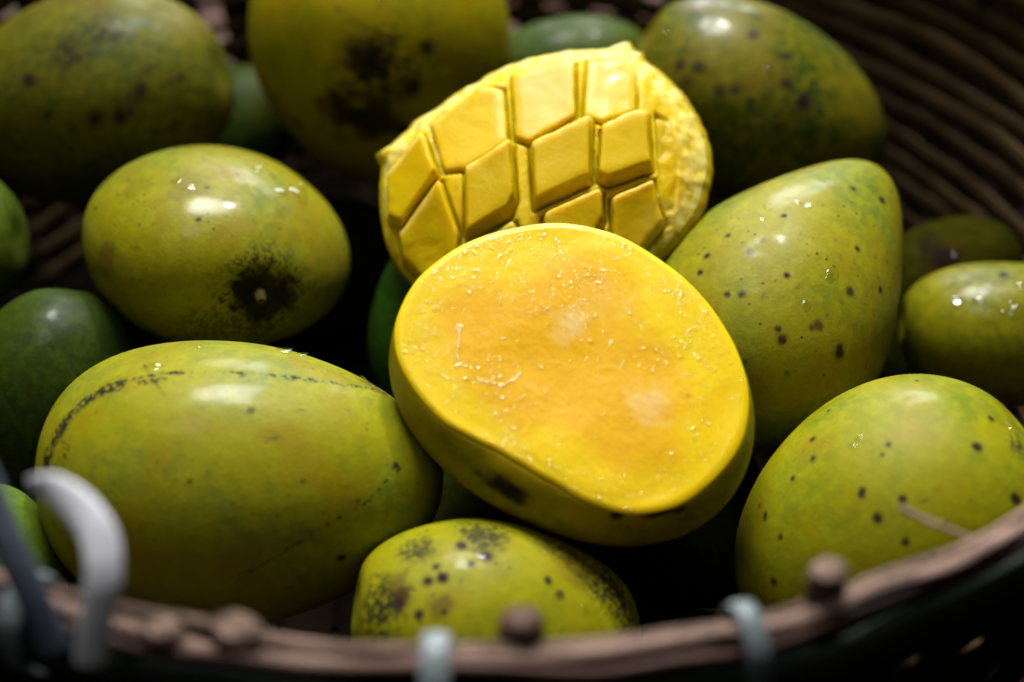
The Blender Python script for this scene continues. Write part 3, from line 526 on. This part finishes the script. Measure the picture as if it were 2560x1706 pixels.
CUT = {'loc': (0.0157, -0.107, 0.1394), 'rot': [(0.99927, -0.01553, 0.0349), (0.0301, 0.88259, -0.46919), (-0.02352, 0.46989, 0.88241)], 'rad': [0.05203, 0.05047, 0.04908, 0.04791, 0.04702, 0.04629, 0.04576, 0.04546, 0.04573, 0.04601, 0.04627, 0.04656, 0.04688, 0.04701, 0.04726, 0.04777, 0.04869, 0.04949, 0.05029, 0.0511, 0.05178, 0.05173, 0.05153, 0.05031, 0.0483, 0.0456, 0.04319, 0.04098, 0.03882, 0.03632, 0.03472, 0.03349, 0.03352, 0.03377, 0.03503, 0.0365, 0.03945, 0.04272, 0.04619, 0.04922, 0.05146, 0.05295, 0.05376, 0.05446, 0.05516, 0.05516, 0.05453, 0.05349], 'depth': 0.042, 'shift': (0, 0), 'pale': [(0.0023, 0.0133, 0.0052, 0.9), (0.0235, -0.013, 0.0067599999999999995, 0.75), (-0.001, 0.0091, 0.00325, 0.5), (0.0123, 0.0204, 0.0078, 0.25)], 'fibres': [[(-0.0254, -0.0051), (-0.0223, -0.0064), (-0.0179, -0.007), (-0.0147, -0.0048), (-0.0128, -0.0027)], [(-0.0307, 0.0126), (-0.0311, 0.0076), (-0.0317, 0.0028), (-0.0315, -0.002)]], 'zb': 0.014, 'radb': [0.05404, 0.05176, 0.05017, 0.049, 0.04805, 0.04732, 0.04681, 0.0466, 0.04668, 0.04693, 0.04721, 0.04749, 0.04775, 0.048, 0.04834, 0.04889, 0.04964, 0.05047, 0.05129, 0.05203, 0.05259, 0.053, 0.05315, 0.05269, 0.05156, 0.05011, 0.04855, 0.04694, 0.04546, 0.04434, 0.04363, 0.04329, 0.04329, 0.04363, 0.04437, 0.0456, 0.04736, 0.04952, 0.05189, 0.0543, 0.05656, 0.05848, 0.05982, 0.06046, 0.06041, 0.0598, 0.05863, 0.05664], 'marks': [(-0.0178, -0.0365, -0.0071, 0.0078, 0.00234, 1), (0.0131, -0.0458, -0.0016, 0.00156, 0.00187, 0.9), (0.0252, -0.0454, -0.0013, 0.00494, 0.00117, 0.9), (0.0309, -0.0441, -0.0022, 0.00234, 0.00082, 0.8), (0.0405, -0.0295, -0.0311, 0.00286, 0.00094, 0.9), (-0.0502, 0.0173, -0.0132, 0.00091, 0.00117, 0.9), (0.053, -0.0093, 0.0, 0.00065, 0.0014, 0.6)]}
SCO = {'loc': (0.0112, 0.0025, 0.1415), 'rot': [(0.99724, 0.02532, -0.06976), (-0.05848, 0.84684, -0.52863), (0.04569, 0.53125, 0.84598)], 'rad': [0.05655, 0.05645, 0.05609, 0.05555, 0.05486, 0.05426, 0.05372, 0.05336, 0.05197, 0.04913, 0.04679, 0.04491, 0.04337, 0.04235, 0.04171, 0.04124, 0.04113, 0.04102, 0.04196, 0.04314, 0.04483, 0.04778, 0.05085, 0.05482, 0.05613, 0.05669, 0.05768, 0.05879, 0.06012, 0.0608, 0.06073, 0.05956, 0.05751, 0.05569, 0.05468, 0.05367, 0.05266, 0.0519, 0.05182, 0.05173, 0.05165, 0.05201, 0.05249, 0.05296, 0.05402, 0.05534, 0.05607, 0.05643], 'dome': 0.014, 'depth': 0.022, 'tips': [(1.0315, 0.085, 0.09), (3.0587, 0.05, 0.07), (0.9175, 0.03, 0.04)], 'cells': [([(-0.0025, -0.0246), (0.0177, -0.0147), (0.0175, 0.0096), (-0.0044, -0.0017)], 0.0022, 0.077), ([(-0.0257, -0.035), (-0.0099, -0.0267), (-0.0079, -0.0212), (-0.0098, -0.0002), (-0.0264, -0.0106)], 0.0018, 0.077), ([(-0.0007, -0.0435), (0.0161, -0.04), (0.0218, -0.0275), (0.021, -0.0175), (0.0006, -0.0267)], 0.0012, 0.062), ([(-0.0486, -0.0385), (-0.0402, -0.0469), (-0.0275, -0.047), (-0.0267, -0.032), (-0.0342, -0.012), (-0.0502, -0.0294)], 0.0014, 0.062), ([(-0.0542, -0.0239), (-0.0484, -0.0273), (-0.0349, -0.0095), (-0.0413, 0.0076), (-0.0552, -0.0065)], 0.001, 0.038), ([(-0.0337, -0.0095), (-0.0267, -0.0096), (-0.0109, 0.0009), (-0.0135, 0.0237), (-0.0234, 0.0274), (-0.0407, 0.0118)], -0.0008, 0.05), ([(-0.0095, 0.0015), (-0.0047, -0.0004), (0.0121, 0.0104), (0.0113, 0.0346), (0.0029, 0.0354), (-0.0119, 0.0292)], -0.0006, 0.05), ([(0.0138, 0.0104), (0.0203, 0.0078), (0.0327, 0.014), (0.0331, 0.0331), (0.0276, 0.0373), (0.0147, 0.0358)], -0.0008, 0.05), ([(0.0187, -0.0141), (0.0221, -0.0159), (0.0381, -0.009), (0.0369, 0.012), (0.0327, 0.0127), (0.0198, 0.0053)], 0.0012, 0.046), ([(0.0232, -0.0377), (0.0324, -0.0389), (0.0424, -0.0258), (0.0408, -0.0222), (0.0384, -0.0118), (0.0229, -0.0202)], 0.001, 0.046), ([(-0.0241, -0.0505), (-0.0024, -0.0447), (-0.0082, -0.0285), (-0.0251, -0.0374)], 0.0008, 0.038), ([(0.0398, -0.0075), (0.0424, -0.0213), (0.0449, -0.021), (0.0462, -0.0026), (0.0434, 0.0126), (0.0389, 0.0139)], -0.0035, 0.0)]}
STRAPS = [('strap', 'white strap end curling over the rim at bottom left', [(-0.1031, -0.2091, 0.1874), (-0.0976, -0.2114, 0.1893), (-0.0915, -0.2151, 0.1877), (-0.0865, -0.2205, 0.1841), (-0.0853, -0.2265, 0.178), (-0.0872, -0.2314, 0.1701), (-0.0892, -0.2358, 0.1613)], [0.0024, 0.0034, 0.0039, 0.004, 0.0038, 0.0034, 0.003], 0.3), ('strap', 'pale strap running down the left picture edge to the rim', [(-0.1181, -0.2035, 0.2026), (-0.1114, -0.2124, 0.1945), (-0.1057, -0.2216, 0.1859), (-0.1002, -0.2289, 0.1767), (-0.0954, -0.2354, 0.1651)], [0.0036, 0.0036, 0.0036, 0.0036, 0.0036], 0.4)]
SPLINTER = [(0.109, -0.1948, 0.1569), (0.1007, -0.1905, 0.1576), (0.093, -0.185, 0.158)]


sp = tube('splinter', [tuple(np.array(p) - (BC[0], BC[1], 0)) for p in SPLINTER], [.0006, .0009, .0011], BAMBOO_RIM, basket, 8, .6)

for name, label, pts, w, fl in STRAPS:
    o = tube(name, pts, w, STRAP if 'white' in label else STRAP_G, None, 16, fl, (.25, -.8, .4), 10)
    tag(o, label, 'strap', 'straps tied to the basket rim')

# ------------------------------------------------------------------ whole mangoes
def drops_on(parent, pts, nrm, sizes, rng, mat=WATER, name='water_drops', flat=.22):
    """many little domes joined into one mesh, sitting on given points"""
    nb, ns = 5, 12
    V, Fc = [], []
    for p, n, s_ in zip(pts, nrm, sizes):
        n = n / np.linalg.norm(n)
        t = np.cross(n, [.3, .5, .81]); t /= np.linalg.norm(t)
        b = np.cross(n, t)
        base = len(V)
        st_ = 1 + .5 * rng.rand(); an = rng.rand() * 6.28
        wob_ = [1 + .12 * rng.randn() for _ in range(3)]
        for i in range(nb):
            el = i / nb * math.pi / 2
            for j in range(ns):
                a = j / ns * 2 * math.pi
                rr = s_ * math.cos(el) * (1 + .12 * math.sin(2 * a + wob_[0] * 5) + .08 * math.sin(3 * a + wob_[1] * 9))
                u, v = rr * math.cos(a) * st_, rr * math.sin(a)
                u, v = u * math.cos(an) - v * math.sin(an), u * math.sin(an) + v * math.cos(an)
                V.append(p + t * u + b * v + n * (s_ * flat * math.sin(el) - .06 * s_))
        V.append(p + n * s_ * flat * .94)
        for i in range(nb - 1):
            for j in range(ns):
                j2 = (j + 1) % ns
                Fc.append((base + i * ns + j, base + i * ns + j2, base + (i + 1) * ns + j2, base + (i + 1) * ns + j))
        for j in range(ns):
            Fc.append((base + (nb - 1) * ns + j, base + (nb - 1) * ns + (j + 1) % ns, len(V) - 1))
    o = mesh_obj(name, V, Fc, mat, parent)
    o['kind'] = 'stuff'
    return o

def build_mango(M):
    hi = M['res']
    nr, ns = (360, 580) if hi == 3 else (230, 360) if hi == 2 else ((110, 170) if hi == 1 else (50, 80))
    D = sphere_dirs(nr, ns)
    Df = np.vstack([D.reshape(-1, 3), [[1, 0, 0], [-1, 0, 0]]])
    P = mango_pts(Df, M['dims'], M['shape'], M['seed'])
    seed = M['seed']
    dark = np.zeros(len(P)); brown = np.zeros(len(P)); grn = np.zeros(len(P))
    nz = fbm(P, 350, seed); nz2 = fbm(P, 1300, seed + 9, 2); nlow = fbm(P, 90, seed + 3)
    for d, rad, st_, kind in M['spots']:
        c = mango_pts(np.array([d]), M['dims'], M['shape'], seed)[0]
        q = np.linalg.norm(P - c, axis=1)
        if kind == 'd':
            w = sstep(1.15, .6, q / rad + (nz - .5) * 1.1) * st_
            dark = np.maximum(dark, w); brown = np.maximum(brown, sstep(1.9, .7, q / rad + (nz - .5)) * st_ * .55)
        elif kind == 'b':
            w = sstep(1.2, .4, q / rad + (nz - .5) * 1.2) * st_
            brown = np.maximum(brown, w)
        elif kind == 's':      # sooty cluster of specks
            w = sstep(1.2, .35, q / rad + (nlow - .5) * .8) * sstep(.50, .60, nz2 * .8 + nz * .2 + .14 * (1 - q / rad)) * st_
            dark = np.maximum(dark, w)
        elif kind == 'h':      # solid halo fading into specks
            w = np.maximum(sstep(.75, .45, q / rad + (nz - .5) * .6), sstep(1.3, .6, q / rad) * sstep(.52, .62, nz2)) * st_
            dark = np.maximum(dark, w)
        elif kind == 'g':
            grn = np.maximum(grn, sstep(1.3, .2, q / rad + (nlow - .5)) * st_)
        elif kind == 'y':
            grn = np.minimum(grn, -sstep(1.3, .2, q / rad + (nlow - .5)) * st_)
    for line, wid, gap, st_ in M['lines']:
        C_ = mango_pts(np.array(line), M['dims'], M['shape'], seed)
        best = np.full(len(P), 9.)
        for a, b in zip(C_[:-1], C_[1:]):
            ab = b - a
            t = np.clip(((P - a) @ ab) / (ab @ ab), 0, 1)
            best = np.minimum(best, np.linalg.norm(P - (a + t[:, None] * ab), axis=1))
        best = best + (nlow - .5) * wid * 2.5
        w = sstep(1.5, .5, best / wid) * sstep(gap, gap + .08, nz2 * .75 + nz * .25) * st_
        dark = np.maximum(dark, w)
    rs = np.random.RandomState(seed + 50)
    for _ in range(M['rand']):
        d = rs.normal(size=3); d /= np.linalg.norm(d)
        c = mango_pts(np.array([d]), M['dims'], M['shape'], seed)[0]
        q = np.linalg.norm(P - c, axis=1); rad = rs.uniform(.0005, .0013) * (1.6 if hi < 2 else 1)
        w = sstep(1.2, .5, q / rad + (nz - .5) * 1.2) * rs.uniform(.5, 1)
        if rs.rand() < .6: dark = np.maximum(dark, w)
        else: brown = np.maximum(brown, w)
    root = empty(M['name'], M['loc'])
    root.rotation_mode = 'QUATERNION'
    root.rotation_quaternion = M['quat']
    tag(root, M['label'], 'mango', M.get('group', 'whole mangoes heaped in the basket'))
    m, V = grid_mesh('skin', P[:-2].reshape(nr, ns, 3), True, P[-2], P[-1])
    wear = np.stack([dark, brown, grn, np.ones(len(P))], -1)
    o = fin('skin', m, skin_mat('skin_' + M['key'], M['yellow'], M['green'], M['gbias'], M['speck'], seed, M['gloss'], M['coat']), root, True, {'wear': wear})
    if hi and M['stem']:
        p = P[-2]
        L = M['dims'][0]
        tube('stem', [(p[0] - .003, 0, 0), (p[0] + .001, 0, 0), (p[0] + .004, .0006, .0004), (p[0] + .0065, .001, .001)], [.0030, .0022, .0019, .0016], BAMBOO_ST, root, 12)
    if M['drops']:
        rng = np.random.RandomState(seed + 7)
        ds, sz = [], []
        for d, s_ in M['drops']:
            ds.append(d); sz.append(s_)
        ds = np.array(ds)
        c = mango_pts(ds, M['dims'], M['shape'], seed)
        e = 1e-3
        nr_ = []
        for d, p in zip(ds, c):
            t = np.cross(d, [.31, .52, .8]); t /= np.linalg.norm(t); b = np.cross(d, t)
            d1 = d + e * t; d1 /= np.linalg.norm(d1); d2 = d + e * b; d2 /= np.linalg.norm(d2)
            q = mango_pts(np.array([d1, d2]), M['dims'], M['shape'], seed)
            n = np.cross(q[0] - p, q[1] - p)
            if n @ p < 0: n = -n
            nr_.append(n / np.linalg.norm(n))
        drops_on(root, c, np.array(nr_), sz, rng)
    return root

BAMBOO_ST = fibre_mat('stem_wood', (.035, .026, .008), (.07, .052, .016), .95, 60, .02)
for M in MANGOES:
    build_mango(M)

# ------------------------------------------------------------------ halved mango with the smooth cut face
def polar_outline(rad, n):
    """rad: radii at equal angles -> periodic smooth interpolation at n angles"""
    k = len(rad)
    F_ = np.fft.rfft(rad)
    out = np.zeros(n // 2 + 1, complex)
    m_ = min(len(F_), k // 2)
    out[:m_] = F_[:m_]
    return np.fft.irfft(out, n) * n / k

def frame(root, loc, mat3):
    root.matrix_world = Matrix.Translation(loc) @ Matrix(mat3).to_4x4()

def build_cut():
    root = empty('halved_mango')
    frame(root, CUT['loc'], CUT['rot'])
    tag(root, 'halved mango with smooth juicy cut face towards viewer on top of heap', 'mango', 'cut mango halves')
    ns = 360
    rad = polar_outline(np.array(CUT['rad']), ns)
    a = np.linspace(0, 2 * math.pi, ns, endpoint=False)
    # face
    nr = 130
    t = np.linspace(.006, 1, nr) ** .8
    X = t[:, None] * rad * np.cos(a); Y = t[:, None] * rad * np.sin(a)
    P2 = np.stack([X, Y, np.zeros_like(X)], -1).reshape(-1, 3)
    Z = (fbm(P2, 40, 3, 2) - .5) * .0016 + (fbm(P2, 160, 8) - .5) * .0002 + (fbm(P2, 700, 5, 2) - .5) * .00008
    tt = np.repeat(t, ns)
    Z = Z * sstep(1.0, .86, tt) - .0008 * np.clip((tt - .95) / .05, 0, 1) ** 2
    P2[:, 2] = Z
    low = P2[:, 1] / rad.max()
    core = sstep(.86, .50, tt + (fbm(P2, 70, 21) - .5) * .5)
    pale = np.zeros(len(P2))
    for (x, y, r_, s_) in CUT['pale']:
        pale = np.maximum(pale, s_ * sstep(1.3, .2, np.hypot(P2[:, 0] - x, P2[:, 1] - y) / r_ + (fbm(P2, 260, 31) - .5) * 1.4))
    m, V = grid_mesh('flesh', P2.reshape(nr, ns, 3), True, np.array([0, 0, P2[:ns, 2].mean()]), None)
    wear = np.zeros((len(V), 4)); wear[:len(P2), 0] = core; wear[:len(P2), 1] = pale; wear[-1, 0] = 1
    fl = fin('flesh', m, FLESH, root, True, {'wear': wear})
    # skin dome below the face
    nd = 110
    s = np.linspace(0, 1, nd)
    edge = P2.reshape(nr, ns, 3)[-1]
    radb = polar_outline(np.array(CUT['radb']), ns)
    zb, D_ = CUT['zb'], CUT['depth']
    zz = np.where(s < .4, -zb * (s / .4), 0)
    lo = np.clip((s - .4) / .6, 0, 1) * math.pi / 2
    zz = np.where(s >= .4, -zb - (D_ - zb) * np.sin(lo), zz)
    u = np.clip(s / .4, 0, 1)
    bl = np.sin(u * math.pi / 2) ** .75
    rr = (rad[None] * (1 - bl[:, None]) + radb[None] * bl[:, None]) * np.maximum(np.cos(lo)[:, None], .01) ** .8
    PX, PY = rr * np.cos(a), rr * np.sin(a)
    PZ = zz[:, None] + edge[None, :, 2] * (1 - s[:, None]) - .0002
    Pd = np.stack([PX, PY, PZ], -1)[::-1]
    flat = Pd.reshape(-1, 3)
    nz = fbm(flat, 350, 2); nz2 = fbm(flat, 1200, 6, 2)
    dark = np.zeros(len(flat)); brown = np.zeros(len(flat)); grn = np.zeros(len(flat))
    for x, y, z, rx, rz, st_ in CUT['marks']:
        q = np.sqrt(((flat[:, 0] - x) ** 2 + (flat[:, 1] - y) ** 2) / rx ** 2 + (flat[:, 2] - z) ** 2 / rz ** 2)
        w = sstep(1.25, .55, q + (nz - .5) * 1.3) * st_
        dark = np.maximum(dark, w); brown = np.maximum(brown, sstep(1.8, .7, q + (nz - .5)) * st_ * .7)
    ang = np.tile(a, nd)
    grn -= .9 * np.exp(-np.repeat(s[::-1], ns) / .07)
    grn += .55 * np.exp(-((np.angle(np.exp(1j * (ang - .55)))) / .55) ** 2)
    grn -= .45 * np.exp(-((np.angle(np.exp(1j * (ang - 3.0)))) / .6) ** 2)
    m, V = grid_mesh('skin', Pd, True, Pd[0].mean(0), None)
    wear = np.zeros((len(V), 4)); wear[:len(flat), 0] = dark; wear[:len(flat), 1] = brown; wear[:len(flat), 2] = grn
    fin('skin', m, skin_mat('skin_cut', (.38, .28, .002), (.17, .19, .006), .12, .6, 77, .36, .3), root, True, {'wear': wear})
    # juice beads
    rng = np.random.RandomState(12)
    pts, sz = [], []
    P3 = P2.reshape(nr, ns, 3)
    tries = 0
    while len(pts) < 2000 and tries < 12000:
        tries += 1
        i = int(nr * math.sqrt(rng.rand()) * .97); j = rng.randint(ns)
        p = P3[i, j]
        dens = .25 + .75 * (sstep(.44, .58, fbm(p[None], 110, 61))[0])
        up = p[1] / rad.max()
        dens *= .35 + .65 * float(sstep(-.75, .5, np.array(up)))
        if rng.rand() > dens: continue
        pts.append(p); sz.append(.00018 + .00034 * rng.rand() ** 2.5 + (.0004 if rng.rand() < .05 else 0))
    nrm = [np.array([rng.normal() * .1, rng.normal() * .1, 1]) for _ in pts]
    drops_on(root, np.array(pts), nrm, sz, rng, JUICE, 'juice_beads', .42)
    # juice runs gathered in short streaks
    pts, sz = [], []
    for pl in CUT['fibres']:
        for (x0, y0), (x1, y1) in zip(pl[:-1], pl[1:]):
            for k in range(9):
                f_ = k / 9 + rng.rand() * .08
                x, y = x0 + (x1 - x0) * f_ + rng.normal() * .00025, y0 + (y1 - y0) * f_ + rng.normal() * .00025
                pts.append(P2[np.argmin((P2[:, 0] - x) ** 2 + (P2[:, 1] - y) ** 2)]); sz.append(.0003 + .0003 * rng.rand())
    drops_on(root, np.array(pts), [np.array([rng.normal() * .1, rng.normal() * .1, 1]) for _ in pts], sz, rng, JUICE, 'juice_streak', .4)
build_cut()

# ------------------------------------------------------------------ scored mango half, pushed outwards so the cubes stand up
def build_scored():
    root = empty('scored_mango')
    frame(root, SCO['loc'], SCO['rot'])
    tag(root, 'mango half scored into diamond cubes, leaning behind the smooth cut half', 'mango', 'cut mango halves')
    ns, nr = 300, 90
    a = np.linspace(0, 2 * math.pi, ns, endpoint=False)
    rad = polar_outline(np.array(SCO['rad']), ns)
    H = SCO['dome']
    def rho(x, y):
        an = np.arctan2(y, x) % (2 * math.pi)
        r_ = np.interp(an, np.append(a, 2 * math.pi), np.append(rad, rad[0]))
        return np.hypot(x, y) / r_
    def dome(x, y):
        r_ = rho(x, y)
        return H * (1 - r_ ** 3.6)
    # body of flesh: dome sunk under the cubes, proud and frothy round the upper and right edge
    t = np.linspace(.01, 1, nr) ** .75
    X = t[:, None] * rad * np.cos(a); Y = t[:, None] * rad * np.sin(a)
    P2 = np.stack([X, Y, np.zeros_like(X)], -1).reshape(-1, 3)
    tt = np.repeat(t, ns); aa = np.tile(a, nr)
    upr = sstep(-.35, .45, np.sin(aa - .25) + .0)          # upper and right side of the outline
    upr = np.maximum(upr, sstep(-.5, .2, np.cos(aa)) * .9)
    nb = fbm(P2, 240, 4); nb2 = fbm(P2, 700, 14)
    dist = np.full(len(P2), 1.)
    for poly, lift, tilt in SCO['cells']:
        q = np.array(poly); ins = np.ones(len(P2), bool); dd = np.full(len(P2), 1.)
        for A_, B_ in zip(q, np.roll(q, -1, 0)):
            ab = B_ - A_; ap = P2[:, :2] - A_
            ins &= (ab[0] * ap[:, 1] - ab[1] * ap[:, 0]) > 0
            k_ = np.clip((ap @ ab) / (ab @ ab), 0, 1)
            dd = np.minimum(dd, np.linalg.norm(ap - k_[:, None] * ab, axis=1))
        dist = np.minimum(dist, np.where(ins, 0, dd))
    sink = sstep(.0009, .0001, dist)
    edge_sink = 0
    Z = H * (1 - tt ** 3.6) - (.0008 + .0022 * sstep(.82, .66, tt)) * sink
    Z += (nb - .5) * .0012 * upr * sstep(.7, .9, tt) + (nb2 - .5) * .0007 * upr * sstep(.65, .85, tt) + (nb - .5) * .0008
    P2[:, 2] = Z
    froth = upr * sstep(.78, .93, tt + (nb - .5) * .25)
    jag = 1 + (upr * (fbm(P2, 300, 77) - .45) * .03) * sstep(.9, 1, tt)
    for ang, amp, wid in SCO['tips']:
        jag += amp * np.maximum(0, 1 - np.abs(np.angle(np.exp(1j * (aa - ang)))) / wid) * sstep(.88, 1, tt)
    P2[:, :2] *= jag[:, None]
    m, V = grid_mesh('flesh', P2.reshape(nr, ns, 3), True, np.array([0, 0, H - .0075]), None)
    wear = np.zeros((len(V), 4)); wear[:len(P2), 2] = froth
    fin('flesh', m, CUBE, root, True, {'wear': wear})
    # outer side: wall of flesh and peel running back
    nd = 60
    s = np.linspace(0, 1, nd)
    e = P2.reshape(nr, ns, 3)[-1]
    gr = np.cos(s * math.pi / 2) ** .7 + .08 * np.sin(np.minimum(s * 2.2, 1) * math.pi) * (1 - s)
    gr[-1] = .01
    zd = -SCO['depth'] * np.sin(s * math.pi / 2) ** 1.1
    Pd = np.stack([gr[:, None] * e[None, :, 0], gr[:, None] * e[None, :, 1], zd[:, None] + e[None, :, 2] * (1 - s[:, None]) - .0002], -1)[::-1]
    m, V = grid_mesh('peel', Pd, True, Pd[0].mean(0), None)
    wear = np.zeros((len(V), 4)); wear[:, 2] = -.3
    fin('peel', m, skin_mat('skin_scored', (.44, .30, .003), (.32, .28, .01), -.45, .1, 91, .34, .4), root, True, {'wear': wear})
    rng = np.random.RandomState(5)
    for poly, lift, tilt in SCO['cells']:
        q = np.array(poly)
        c = q.mean(0)
        qo = q; q = c + (q - c) * (.86 if lift > 0 else .93)
        hz = dome(q[:, 0], q[:, 1])
        A = np.c_[q - c, np.ones(len(q))]
        co, *_ = np.linalg.lstsq(A, hz, rcond=None)
        hz = A @ co + lift + (.0042 if lift > 0 else .0030) + .0008 * rng.randn() + tilt * (q[:, 1] - c[1]) + .02 * rng.randn() * (q[:, 0] - c[0])
        bm = bmesh.new()
        top = [bm.verts.new((x, y, z)) for (x, y), z in zip(q, hz)]
        qb = c + (qo - c) * 1.05
        bot = [bm.verts.new((x, y, z - .0105)) for (x, y), z in zip(qb, hz)]
        n = len(q)
        f = bm.faces.new(top)
        for i in range(n):
            bm.faces.new((top[(i + 1) % n], top[i], bot[i], bot[(i + 1) % n]))
        bm.normal_update()
        if f.normal.z < 0:
            bmesh.ops.reverse_faces(bm, faces=bm.faces[:])
        bmesh.ops.bevel(bm, geom=[ed for ed in bm.edges if not all(v in bot for v in ed.verts)], offset=.0008, segments=2, profile=.55, affect='EDGES')
        bmesh.ops.triangulate(bm, faces=[fc for fc in bm.faces if len(fc.verts) > 4])
        for _ in range(3):
            long_ = [ed for ed in bm.edges if ed.calc_length() > .0022]
            if long_: bmesh.ops.subdivide_edges(bm, edges=long_, cuts=1)
            bmesh.ops.triangulate(bm, faces=[fc for fc in bm.faces if len(fc.verts) > 4])
        me = bpy.data.meshes.new('flesh_cube')
        bm.to_mesh(me); bm.free()
        VV = np.zeros(len(me.vertices) * 3); me.vertices.foreach_get('co', VV); VV = VV.reshape(-1, 3)
        d = (fbm(VV, 180, 9) - .5) * .0005 + (fbm(VV, 600, 19, 2) - .5) * .0004
        VV[:, 2] += d; VV[:, 0] += (fbm(VV, 220, 29) - .5) * .0010; VV[:, 1] += (fbm(VV, 220, 39) - .5) * .0010
        me.vertices.foreach_set('co', VV.ravel())
        wear = np.zeros((len(VV), 4))
        r_ = rho(VV[:, 0], VV[:, 1])
        an = np.arctan2(VV[:, 1], VV[:, 0])
        wear[:, 2] = sstep(.74, .90, r_) * np.maximum(sstep(-.2, .5, np.sin(an)), sstep(.6, .9, np.cos(an))) * .25
        # ragged upper lip of each cube, painted pale like a lit edge
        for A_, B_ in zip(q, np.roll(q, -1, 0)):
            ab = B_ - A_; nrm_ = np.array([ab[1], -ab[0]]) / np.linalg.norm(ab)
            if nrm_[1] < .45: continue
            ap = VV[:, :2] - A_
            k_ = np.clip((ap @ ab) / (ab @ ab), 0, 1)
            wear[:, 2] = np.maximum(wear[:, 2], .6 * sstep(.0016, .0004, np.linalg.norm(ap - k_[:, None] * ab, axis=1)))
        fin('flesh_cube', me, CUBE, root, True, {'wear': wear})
    # juice beads on the wettest cubes and along the frothy edge
    pts, nrm, sz = [], [], []
    P3 = P2.reshape(nr, ns, 3)
    for _ in range(420):
        i = rng.randint(int(nr * .62), nr - 1); j = rng.randint(ns)
        if rng.rand() > upr.reshape(nr, ns)[i, j] * .9: continue
        p = P3[i, j]; pts.append(p); nrm.append(np.array([p[0] * 8, p[1] * 8, 1])); sz.append(.00025 + .0004 * rng.rand() ** 2)
    drops_on(root, np.array(pts), nrm, sz, rng, JUICE, 'juice_beads', .6)
build_scored()
